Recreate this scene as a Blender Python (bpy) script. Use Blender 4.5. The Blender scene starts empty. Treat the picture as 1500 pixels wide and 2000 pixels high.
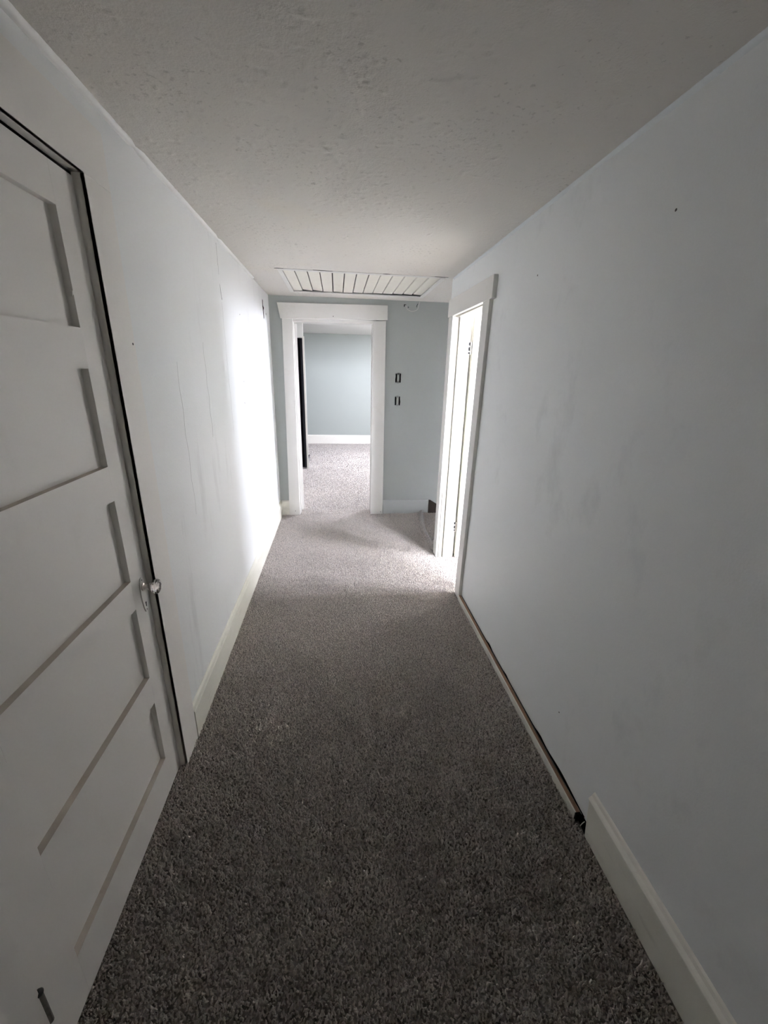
import bpy, bmesh, math, random
import numpy as np
from mathutils import Vector, Matrix, noise

S = bpy.context.scene
COL = S.collection
rnd = random.Random(7)

# ------------------------------------------------------------------ camera
F_PX, YAW, PITCH, ROLL, CAM_Z = 803.04, 0.115143, -0.328366, 0.023472, 1.6
cam_data = bpy.data.cameras.new('camera')
cam = bpy.data.objects.new('camera', cam_data)
COL.objects.link(cam)
S.camera = cam
cam_data.sensor_fit = 'VERTICAL'
cam_data.sensor_height = 36.0
cam_data.lens = F_PX / 2000.0 * 36.0
cam_data.clip_start = 0.02
_f = Vector((math.sin(YAW) * math.cos(PITCH), math.cos(YAW) * math.cos(PITCH), math.sin(PITCH)))
_r = Vector((math.cos(YAW), -math.sin(YAW), 0))
_u = _r.cross(_f)
_r2 = _r * math.cos(ROLL) + _u * math.sin(ROLL)
_u2 = -_r * math.sin(ROLL) + _u * math.cos(ROLL)
m = Matrix((( _r2.x, _u2.x, -_f.x), (_r2.y, _u2.y, -_f.y), (_r2.z, _u2.z, -_f.z))).to_4x4()
m.translation = Vector((0, 0, CAM_Z))
cam.matrix_world = m

# ------------------------------------------------------------------ sky and exposure
world = bpy.data.worlds.new('sky')
S.world = world
world.use_nodes = True
bg = world.node_tree.nodes['Background']
bg.inputs['Color'].default_value = (0.97, 0.945, 1.12, 1)
bg.inputs['Strength'].default_value = 16.0
S.view_settings.view_transform = 'Standard'
S.view_settings.look = 'None'
S.view_settings.gamma = 1
S.view_settings.use_curve_mapping = False
S.view_settings.exposure = 3.12
S.cycles.max_bounces = 14
S.cycles.diffuse_bounces = 12
S.cycles.glossy_bounces = 4
S.cycles.transmission_bounces = 8
S.cycles.transparent_max_bounces = 8
S.cycles.caustics_reflective = False
S.cycles.caustics_refractive = False
S.cycles.sample_clamp_indirect = 0.0

def portal(name, loc, rot, sx, sy):
    d = bpy.data.lights.new(name, 'AREA')
    d.shape = 'RECTANGLE'
    d.size, d.size_y = sx, sy
    d.cycles.is_portal = True
    o = bpy.data.objects.new(name, d)
    o.location = loc
    o.rotation_euler = rot
    COL.objects.link(o)
    return o

# window openings (side room, far room, back of hall)
SRX = 3.0                            # inner face of the side room's window wall
WIN1 = (2.00, 2.80, 1.22, 2.25)      # y0 y1 z0 z1 on that wall
WIN3 = (1.85, 2.95, 0.40, 2.20)      # x0 x1 z0 z1 on the near wall of the side room
ADDED_SKY4 = (1.25, 2.35, 2.05, 3.05)       # x0 x1 y0 y1, unseen roof window added to brighten the hall floor
SRY = 0.60                            # that wall's inner face
WIN2 = (6.1, 7.65, 1.27, 2.17)         # on the wall X=2.6 of the far room
portal('window_daylight', (SRX + .07, (WIN1[0]+WIN1[1])/2, (WIN1[2]+WIN1[3])/2), (0, math.radians(90), 0), WIN1[3]-WIN1[2], WIN1[1]-WIN1[0])
portal('window_daylight', (2.67, (WIN2[0]+WIN2[1])/2, (WIN2[2]+WIN2[3])/2), (0, math.radians(90), 0), WIN2[3]-WIN2[2], WIN2[1]-WIN2[0])

portal('window_daylight', ((ADDED_SKY4[0]+ADDED_SKY4[1])/2, (ADDED_SKY4[2]+ADDED_SKY4[3])/2, 2.47), (0, 0, 0), ADDED_SKY4[1]-ADDED_SKY4[0], ADDED_SKY4[3]-ADDED_SKY4[2])
portal('window_daylight', ((WIN3[0]+WIN3[1])/2, SRY - .07, (WIN3[2]+WIN3[3])/2), (math.radians(90), 0, 0), WIN3[1]-WIN3[0], WIN3[3]-WIN3[2])

# ------------------------------------------------------------------ materials
def new_mat(name):
    mt = bpy.data.materials.new(name)
    mt.use_nodes = True
    nt = mt.node_tree
    return mt, nt, nt.nodes['Principled BSDF']

def paint(name, col, rough=0.55, var=0.05, var_scale=3.0, bump=0.15, bump_scale=220.0, smudge=None, smudge_amt=0.0,
          smudge_scale=(4, 4, 1.2), stretch=(1, 1, 1), spec=0.35):
    mt, nt, b = new_mat(name)
    N, L = nt.nodes, nt.links
    geo = N.new('ShaderNodeNewGeometry')
    mp = N.new('ShaderNodeMapping'); mp.inputs['Scale'].default_value = stretch
    L.new(geo.outputs['Position'], mp.inputs['Vector'])
    n1 = N.new('ShaderNodeTexNoise'); n1.inputs['Scale'].default_value = var_scale; n1.inputs['Detail'].default_value = 5
    L.new(mp.outputs[0], n1.inputs['Vector'])
    mx = N.new('ShaderNodeMixRGB'); mx.inputs[1].default_value = tuple(c * (1 - var) for c in col) + (1,)
    mx.inputs[2].default_value = tuple(min(1, c * (1 + var)) for c in col) + (1,)
    L.new(n1.outputs['Fac'], mx.inputs[0])
    out = mx.outputs[0]
    if smudge:
        mp2 = N.new('ShaderNodeMapping'); mp2.inputs['Scale'].default_value = smudge_scale
        L.new(geo.outputs['Position'], mp2.inputs['Vector'])
        n2 = N.new('ShaderNodeTexNoise'); n2.inputs['Scale'].default_value = 1.6; n2.inputs['Detail'].default_value = 8
        n2.inputs['Roughness'].default_value = 0.65
        L.new(mp2.outputs[0], n2.inputs['Vector'])
        cr = N.new('ShaderNodeValToRGB')
        cr.color_ramp.elements[0].position = 0.58; cr.color_ramp.elements[0].color = (0, 0, 0, 1)
        cr.color_ramp.elements[1].position = 0.80; cr.color_ramp.elements[1].color = (smudge_amt,) * 3 + (1,)
        L.new(n2.outputs['Fac'], cr.inputs[0])
        m2 = N.new('ShaderNodeMixRGB'); m2.inputs[2].default_value = tuple(smudge) + (1,)
        L.new(cr.outputs[0], m2.inputs[0]); L.new(out, m2.inputs[1])
        out = m2.outputs[0]
    L.new(out, b.inputs['Base Color'])
    b.inputs['Roughness'].default_value = rough
    b.inputs['Specular IOR Level'].default_value = spec
    n3 = N.new('ShaderNodeTexNoise'); n3.inputs['Scale'].default_value = bump_scale; n3.inputs['Detail'].default_value = 3
    L.new(geo.outputs['Position'], n3.inputs['Vector'])
    bp = N.new('ShaderNodeBump'); bp.inputs['Strength'].default_value = bump; bp.inputs['Distance'].default_value = 0.0015
    L.new(n3.outputs['Fac'], bp.inputs['Height'])
    L.new(bp.outputs[0], b.inputs['Normal'])
    return mt

M = {}
M['wall'] = paint('pale_blue_wall_paint', (0.755, 0.775, 0.77), 0.5, 0.03, 1.5, 0.25, 160, smudge=(0.42, 0.44, 0.44), smudge_amt=0.4, smudge_scale=(2.5, 2.5, 1.6))
M['wall_left'] = paint('pale_blue_streaked_wall_paint', (0.75, 0.765, 0.76), 0.38, 0.03, 2.0, 0.3, 120, smudge=(0.47, 0.47, 0.47), smudge_amt=0.7, smudge_scale=(4, 4.5, 0.7), spec=0.5)
M['end_wall'] = paint('shaded_end_wall_paint', (0.40, 0.425, 0.405), 0.55, 0.03, 1.5, 0.25, 160)  # wall paint darkened; shade on the end wall is put into its colour
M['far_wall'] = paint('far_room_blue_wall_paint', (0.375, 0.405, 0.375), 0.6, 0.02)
M['trim'] = paint('off_white_trim_paint', (0.68, 0.67, 0.635), 0.42, 0.03, 4, 0.2, 90, smudge=(0.42, 0.40, 0.35), smudge_amt=0.25, smudge_scale=(5, 5, 5))
M['cream'] = paint('cream_trim_paint', (0.82, 0.80, 0.73), 0.4, 0.03, 4, 0.2, 90, smudge=(0.5, 0.44, 0.34), smudge_amt=0.35, smudge_scale=(6, 6, 6))
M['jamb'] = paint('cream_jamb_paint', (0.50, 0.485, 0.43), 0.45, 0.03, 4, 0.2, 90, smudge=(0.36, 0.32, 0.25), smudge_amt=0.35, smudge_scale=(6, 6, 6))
M['base'] = paint('cream_baseboard_paint', (0.70, 0.69, 0.61), 0.42, 0.05, 6, 0.2, 90, smudge=(0.40, 0.38, 0.33), smudge_amt=0.5, smudge_scale=(3, 3.5, 14))
M['door'] = paint('door_off_white_paint', (0.77, 0.75, 0.715), 0.42, 0.03, 3, 0.25, 70, stretch=(1, 1, 1), smudge=(0.5, 0.46, 0.38), smudge_amt=0.15)
M['ledge'] = paint('dusty_worn_ledge', (0.50, 0.455, 0.40), 0.8, 0.22, 10, 0.3, 90, smudge=(0.36, 0.27, 0.20), smudge_amt=0.8, smudge_scale=(5, 5, 5))
M['beadboard'] = paint('cream_board_paint', (0.76, 0.74, 0.66), 0.5, 0.03, 5, 0.2, 90, smudge=(0.5, 0.42, 0.3), smudge_amt=0.25, smudge_scale=(5, 2, 5))
M['ceiling'] = paint('stippled_ceiling_paint', (0.67, 0.645, 0.60), 0.85, 0.03, 1.2, 0.9, 170, smudge=(0.70, 0.60, 0.42), smudge_amt=0.25, smudge_scale=(1.2, 1.2, 1.2), spec=0.1)
M['plain_ceiling'] = paint('white_ceiling_paint', (0.82, 0.82, 0.79), 0.85, 0.02, spec=0.1)
M['wood'] = paint('bare_aged_wood', (0.25, 0.15, 0.095), 0.7, 0.35, 9, 0.4, 60, stretch=(20, 1.5, 20))
M['darkwood'] = paint('dark_stained_wood', (0.035, 0.025, 0.02), 0.6, 0.3, 9)
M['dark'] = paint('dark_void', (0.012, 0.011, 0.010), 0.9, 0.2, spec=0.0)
M['closet'] = paint('unlit_closet_dark', (0.03, 0.03, 0.035), 0.9, 0.1, spec=0.0)  # near-black colour paints in the darkness of the unlit closet
M['rust'] = paint('painted_worn_hinge_metal', (0.16, 0.145, 0.13), 0.55, 0.5, 60)
M['black'] = paint('black_iron', (0.012, 0.011, 0.011), 0.5, 0.2, 60)
M['switch'] = paint('grey_switch_plastic', (0.40, 0.41, 0.37), 0.45, 0.1, 60)
M['white_wire'] = paint('white_wire_sheath', (0.62, 0.62, 0.58), 0.5, 0.05)
M['ground'] = paint('grass_ground', (0.19, 0.18, 0.165), 0.9, 0.2, 0.8)

def relief_shade_flecks(mt):  # dark flecks paint the stipple's relief shadows into the ceiling colour
    nt = mt.node_tree; N, L = nt.nodes, nt.links
    b = N['Principled BSDF']
    src = b.inputs['Base Color'].links[0].from_socket
    geo = N.new('ShaderNodeNewGeometry')
    n1 = N.new('ShaderNodeTexNoise'); n1.inputs['Scale'].default_value = 55; n1.inputs['Detail'].default_value = 4; n1.inputs['Roughness'].default_value = .6
    n2 = N.new('ShaderNodeTexNoise'); n2.inputs['Scale'].default_value = 2.3; n2.inputs['Detail'].default_value = 4
    L.new(geo.outputs['Position'], n1.inputs['Vector']); L.new(geo.outputs['Position'], n2.inputs['Vector'])
    a = N.new('ShaderNodeMapRange'); a.inputs[1].default_value = .66; a.inputs[2].default_value = .73
    c = N.new('ShaderNodeMapRange'); c.inputs[1].default_value = .42; c.inputs[2].default_value = .66; c.inputs[4].default_value = .10
    L.new(n2.outputs['Fac'], c.inputs[0])
    add = N.new('ShaderNodeMath'); add.operation = 'ADD'
    L.new(n1.outputs['Fac'], add.inputs[0]); L.new(c.outputs[0], add.inputs[1]); L.new(add.outputs[0], a.inputs[0])
    sc = N.new('ShaderNodeMath'); sc.operation = 'MULTIPLY'; sc.inputs[1].default_value = .36
    L.new(a.outputs[0], sc.inputs[0])
    mx = N.new('ShaderNodeMixRGB'); mx.inputs[2].default_value = (.30, .285, .26, 1)
    L.new(sc.outputs[0], mx.inputs[0]); L.new(src, mx.inputs[1]); L.new(mx.outputs[0], b.inputs['Base Color'])
relief_shade_flecks(M['ceiling'])

def metal(name, col, rough):
    mt, nt, b = new_mat(name)
    b.inputs['Base Color'].default_value = tuple(col) + (1,)
    b.inputs['Metallic'].default_value = 1
    n = nt.nodes.new('ShaderNodeTexNoise'); n.inputs['Scale'].default_value = 80
    mr = nt.nodes.new('ShaderNodeMapRange'); mr.inputs[3].default_value = rough * .7; mr.inputs[4].default_value = rough * 1.3
    nt.links.new(n.outputs['Fac'], mr.inputs[0]); nt.links.new(mr.outputs[0], b.inputs['Roughness'])
    return mt
M['nickel'] = metal('tarnished_nickel', (0.62, 0.58, 0.54), 0.3)

def crystal():
    mt, nt, b = new_mat('clear_knob_glass')
    b.inputs['Base Color'].default_value = (0.97, 0.96, 0.95, 1)
    b.inputs['Transmission Weight'].default_value = 1
    b.inputs['Roughness'].default_value = 0.04
    b.inputs['IOR'].default_value = 1.5
    return mt
M['crystal'] = crystal()

def pane_mat():
    mt = bpy.data.materials.new('window_glass'); mt.use_nodes = True
    nt = mt.node_tree; nt.nodes.clear()
    o = nt.nodes.new('ShaderNodeOutputMaterial')
    t = nt.nodes.new('ShaderNodeBsdfTransparent'); t.inputs[0].default_value = (0.95, 0.97, 0.96, 1)
    g = nt.nodes.new('ShaderNodeBsdfGlossy'); g.inputs['Roughness'].default_value = 0.02
    x = nt.nodes.new('ShaderNodeMixShader'); x.inputs[0].default_value = 0.06
    nt.links.new(t.outputs[0], x.inputs[1]); nt.links.new(g.outputs[0], x.inputs[2]); nt.links.new(x.outputs[0], o.inputs[0])
    return mt
M['glass'] = pane_mat()

def carpet_mat(name, dark, light, tuft):
    mt, nt, b = new_mat(name)
    N, L = nt.nodes, nt.links
    geo = N.new('ShaderNodeNewGeometry')
    n1 = N.new('ShaderNodeTexNoise'); n1.inputs['Scale'].default_value = 95 if tuft else 60; n1.inputs['Detail'].default_value = 3
    n1.inputs['Roughness'].default_value = 0.7
    L.new(geo.outputs['Position'], n1.inputs['Vector'])
    cr = N.new('ShaderNodeValToRGB')
    cr.color_ramp.elements[0].position = 0.36; cr.color_ramp.elements[0].color = tuple(dark) + (1,)
    cr.color_ramp.elements[1].position = 0.64; cr.color_ramp.elements[1].color = tuple(light) + (1,)
    L.new(n1.outputs['Fac'], cr.inputs[0])
    n2 = N.new('ShaderNodeTexNoise'); n2.inputs['Scale'].default_value = 1.7; n2.inputs['Detail'].default_value = 3
    L.new(geo.outputs['Position'], n2.inputs['Vector'])
    mr = N.new('ShaderNodeMapRange'); mr.inputs[1].default_value = .3; mr.inputs[2].default_value = .7
    mr.inputs[3].default_value = 0.90; mr.inputs[4].default_value = 1.08
    L.new(n2.outputs['Fac'], mr.inputs[0])
    hs = N.new('ShaderNodeHueSaturation')
    L.new(cr.outputs[0], hs.inputs['Color']); L.new(mr.outputs[0], hs.inputs['Value'])
    L.new(hs.outputs[0], b.inputs['Base Color'])
    b.inputs['Roughness'].default_value = 0.62
    b.inputs['Specular IOR Level'].default_value = 0.5
    b.inputs['Sheen Weight'].default_value = 0.7
    b.inputs['Sheen Roughness'].default_value = 0.4
    bp = N.new('ShaderNodeBump'); bp.inputs['Strength'].default_value = 0.8; bp.inputs['Distance'].default_value = 0.006
    L.new(n1.outputs['Fac'], bp.inputs['Height']); L.new(bp.outputs[0], b.inputs['Normal'])
    return mt
M['carpet'] = carpet_mat('taupe_carpet_backing', (0.12, 0.10, 0.09), (0.34, 0.30, 0.27), False)
M['pile'] = carpet_mat('taupe_carpet_tufts', (0.48, 0.425, 0.38), (0.80, 0.72, 0.65), True)

# ------------------------------------------------------------------ mesh helpers
def box(bm, x0, x1, y0, y1, z0, z1):
    v = [bm.verts.new(p) for p in ((x0, y0, z0), (x1, y0, z0), (x1, y1, z0), (x0, y1, z0), (x0, y0, z1), (x1, y0, z1), (x1, y1, z1), (x0, y1, z1))]
    for f in ((3, 2, 1, 0), (4, 5, 6, 7), (0, 1, 5, 4), (1, 2, 6, 5), (2, 3, 7, 6), (3, 0, 4, 7)):
        bm.faces.new([v[i] for i in f])
    return v

def hexa(bm, pts):
    """8 corners: bottom ring then top ring."""
    v = [bm.verts.new(p) for p in pts]
    for f in ((3, 2, 1, 0), (4, 5, 6, 7), (0, 1, 5, 4), (1, 2, 6, 5), (2, 3, 7, 6), (3, 0, 4, 7)):
        bm.faces.new([v[i] for i in f])
    return v

def prism(bm, prof, a0, a1, axis='y'):
    """profile polygon swept along an axis; prof = [(u, w)] in (x,z) for y, (y,z) for x, (x,y) for z"""
    def P(u, w, a):
        return {'y': (u, a, w), 'x': (a, u, w), 'z': (u, w, a)}[axis]
    A = [bm.verts.new(P(u, w, a0)) for u, w in prof]
    B = [bm.verts.new(P(u, w, a1)) for u, w in prof]
    n = len(prof)
    for i in range(n):
        bm.faces.new((A[i], A[(i + 1) % n], B[(i + 1) % n], B[i]))
    bm.faces.new(A[::-1]); bm.faces.new(B)

def lathe(bm, prof, n, origin, axis='x', sign=1, rot=0.0):
    """prof = [(distance along axis, radius)]"""
    rings = []
    for d, r in prof:
        ring = []
        for k in range(n):
            a = 2 * math.pi * k / n + rot
            p, q = r * math.cos(a), r * math.sin(a)
            if axis == 'x': c = (origin[0] + sign * d, origin[1] + p, origin[2] + q)
            elif axis == 'y': c = (origin[0] + p, origin[1] + sign * d, origin[2] + q)
            else: c = (origin[0] + p, origin[1] + q, origin[2] + sign * d)
            ring.append(bm.verts.new(c))
        rings.append(ring)
    for a, b in zip(rings, rings[1:]):
        for k in range(n):
            bm.faces.new((a[k], a[(k + 1) % n], b[(k + 1) % n], b[k]))
    bm.faces.new(rings[0]); bm.faces.new(rings[-1])

def tube(bm, pts, r, n=8):
    pts = [Vector(p) for p in pts]
    rings = []
    for i, p in enumerate(pts):
        t = (pts[min(i + 1, len(pts) - 1)] - pts[max(i - 1, 0)]).normalized()
        a = t.orthogonal().normalized() if i == 0 else (rings_a - t * rings_a.dot(t)).normalized()
        rings_a = a
        b = t.cross(a)
        rings.append([bm.verts.new(p + (a * math.cos(2 * math.pi * k / n) + b * math.sin(2 * math.pi * k / n)) * r) for k in range(n)])
    for a, b in zip(rings, rings[1:]):
        for k in range(n):
            bm.faces.new((a[k], a[(k + 1) % n], b[(k + 1) % n], b[k]))
    bm.faces.new(rings[0][::-1]); bm.faces.new(rings[-1])

def obj(name, bm, mat, parent=None, bevel=0.0, smooth=False, kind=None, label=None, cat=None, group=None):
    bmesh.ops.recalc_face_normals(bm, faces=bm.faces[:])
    me = bpy.data.meshes.new(name)
    bm.to_mesh(me); bm.free()
    mats = mat if isinstance(mat, (list, tuple)) else [mat]
    for x in mats: me.materials.append(x)
    if smooth:
        me.polygons.foreach_set('use_smooth', [True] * len(me.polygons))
    o = bpy.data.objects.new(name, me)
    COL.objects.link(o)
    if parent: 
        o.parent = parent
        o.matrix_parent_inverse = Matrix.Translation(-parent.location)
    if bevel:
        md = o.modifiers.new('bevel', 'BEVEL'); md.width = bevel; md.segments = 2; md.limit_method = 'ANGLE'
    for k, v in (('kind', kind), ('label', label), ('category', cat), ('group', group)):
        if v: o[k] = v
    return o

def empty(name, loc, kind=None, label=None, cat=None, group=None):
    o = bpy.data.objects.new(name, None)
    o.location = loc
    o.empty_display_size = 0.1
    COL.objects.link(o)
    for k, v in (('kind', kind), ('label', label), ('category', cat), ('group', group)):
        if v: o[k] = v
    return o

def bbox(name, dims, mat, **kw):
    bm = bmesh.new()
    for d in (dims if isinstance(dims[0], (tuple, list)) else [dims]):
        box(bm, *d)
    return obj(name, bm, mat, **kw)

ST = dict(kind='structure')
XL, XR, ZC = -0.665, 0.900, 2.291
YE = 4.609            # face of the end wall
YE2 = 4.740           # back of the end wall
YB = -1.30

# ------------------------------------------------------------------ setting: shells
# left wall with the panelled door's opening
O_Y0, O_Y1, O_Z = 0.574, 1.387, 2.078
wl = bbox('wall_left', [(-0.80, XL, YB, O_Y0 - .018, 0, 2.31), (-0.80, XL, O_Y1 + .018, YE, 0, 2.31), (-0.80, XL, O_Y0 - .018, O_Y1 + .018, O_Z + .018, 2.31),
                        (-0.83, -0.80, YB, YE2, 0, 2.31)], M['wall_left'], label='pale blue left hallway wall with cracks and streaks', cat='wall', **ST)
# right wall with the side doorway
R_Y0, R_Y1, R_Z = 2.700, 3.372, 2.040
bbox('wall_right', [(XR, 1.02, YB, R_Y0 - .02, 0.034, 2.31), (XR + .012, 1.02, YB, R_Y0 - .02, 0, 0.034), (XR, 1.02, R_Y1 + .02, 3.52, 0, 2.31),
                    (XR, 1.02, R_Y0 - .02, R_Y1 + .02, R_Z + .02, 2.31)], M['wall'],
     label='pale blue right hallway wall with faint scuffs', cat='wall', **ST)
# end wall with the doorway to the far room
E_X0, E_X1, E_Z = -0.455, 0.383, 2.075
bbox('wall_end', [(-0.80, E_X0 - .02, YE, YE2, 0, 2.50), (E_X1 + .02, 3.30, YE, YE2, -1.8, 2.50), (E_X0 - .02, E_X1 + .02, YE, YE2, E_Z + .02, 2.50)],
     M['end_wall'], label='end wall with shade in its grey blue colour around the open doorway', cat='wall', **ST)
bbox('wall_back', (-0.80, 1.02, YB - .12, YB, 0, 2.31), M['wall'], label='hallway wall behind the viewer', cat='wall', **ST)

# side room (right)
bbox('wall_side_room_window', [(SRX, SRX + .15, SRY, WIN1[0], 0, 2.45), (SRX, SRX + .15, WIN1[1], 3.52, 0, 2.45), (SRX, SRX + .15, WIN1[0], WIN1[1], 0, WIN1[2]), (SRX, SRX + .15, WIN1[0], WIN1[1], WIN1[3], 2.45)],
     M['plain_ceiling'], label='white side room wall holding a window', cat='wall', **ST)
bbox('wall_side_room_near', [(1.02, WIN3[0], SRY - .12, SRY, 0, 2.45), (WIN3[1], SRX + .15, SRY - .12, SRY, 0, 2.45), (WIN3[0], WIN3[1], SRY - .12, SRY, 0, WIN3[2]), (WIN3[0], WIN3[1], SRY - .12, SRY, WIN3[3], 2.45)], M['plain_ceiling'], label='near wall of the side room', cat='wall', **ST)
bbox('wall_side_room_stair', (1.02, SRX, 3.44, 3.52, -1.8, 2.45), M['plain_ceiling'], label='wall between the side room and the stairs', cat='wall', **ST)
# far room
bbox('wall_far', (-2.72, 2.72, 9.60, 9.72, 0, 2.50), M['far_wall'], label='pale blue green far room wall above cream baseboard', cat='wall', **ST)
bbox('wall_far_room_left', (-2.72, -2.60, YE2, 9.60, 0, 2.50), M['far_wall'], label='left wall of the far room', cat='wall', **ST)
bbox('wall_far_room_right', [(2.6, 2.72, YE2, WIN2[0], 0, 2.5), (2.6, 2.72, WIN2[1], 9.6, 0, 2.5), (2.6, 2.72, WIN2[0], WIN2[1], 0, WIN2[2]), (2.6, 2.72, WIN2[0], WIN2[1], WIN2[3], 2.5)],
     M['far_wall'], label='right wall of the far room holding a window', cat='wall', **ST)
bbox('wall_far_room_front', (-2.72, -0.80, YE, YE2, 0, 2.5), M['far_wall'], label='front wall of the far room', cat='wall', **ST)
# closet partition inside the far room with a dark doorway
CZ = 2.075
bm = bmesh.new()
box(bm, -2.6, -1.30, 7.03, 7.11, 0, 2.345); box(bm, -1.30, -0.53, 7.03, 7.11, CZ, 2.345)
hexa(bm, [(-0.530, 7.03, 0), (-0.518, 7.03, 0), (-0.518, 7.06, 0), (-0.530, 7.10, 0), (-0.530, 7.03, 2.345), (-0.518, 7.03, 2.345), (-0.518, 7.06, 2.345), (-0.530, 7.10, 2.345)])
obj('wall_closet', bm, M['plain_ceiling'], label='white closet wall around a dark doorway in the far room', cat='wall', **ST)
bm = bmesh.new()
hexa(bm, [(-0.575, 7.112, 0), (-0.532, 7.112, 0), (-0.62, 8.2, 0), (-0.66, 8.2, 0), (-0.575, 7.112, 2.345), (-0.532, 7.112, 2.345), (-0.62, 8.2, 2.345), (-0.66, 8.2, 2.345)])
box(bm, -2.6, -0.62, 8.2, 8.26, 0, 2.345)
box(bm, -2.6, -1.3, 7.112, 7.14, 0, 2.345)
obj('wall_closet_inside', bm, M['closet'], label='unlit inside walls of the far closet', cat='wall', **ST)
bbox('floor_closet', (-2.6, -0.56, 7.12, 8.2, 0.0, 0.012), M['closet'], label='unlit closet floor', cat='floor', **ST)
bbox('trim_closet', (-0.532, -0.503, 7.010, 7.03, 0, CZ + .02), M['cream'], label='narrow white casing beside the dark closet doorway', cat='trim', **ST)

# floors
bbox('floor', [(-0.80, 0.985, YB, YE2, -0.10, 0.0), (0.985, 1.20, 3.52, YE2, -0.10, 0.0)], M['carpet'], label='speckled taupe carpet along the hallway', cat='floor', **ST)
bbox('floor_side_room', (0.985, SRX, SRY, 3.44, -0.10, 0.0), M['carpet'], label='taupe carpet in the side room', cat='floor', **ST)
bbox('floor_far_room', (-2.6, 2.6, YE2, 9.6, -0.10, 0.0), M['carpet'], label='sunlit pale carpet in the far room', cat='floor', **ST)

# ceilings
bbox('ceiling_side_room', [(1.02, ADDED_SKY4[0], SRY - .12, 3.52, 2.33, 2.45), (ADDED_SKY4[1], SRX + .15, SRY - .12, 3.52, 2.33, 2.45), (ADDED_SKY4[0], ADDED_SKY4[1], SRY - .12, ADDED_SKY4[2], 2.33, 2.45), (ADDED_SKY4[0], ADDED_SKY4[1], ADDED_SKY4[3], 3.52, 2.33, 2.45)], M['plain_ceiling'], label='white side room ceiling', cat='ceiling', **ST)
bbox('ceiling_far_room', (-2.72, 2.72, YE2, 9.72, 2.345, 2.50), M['plain_ceiling'], label='white far room ceiling', cat='ceiling', **ST)

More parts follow.
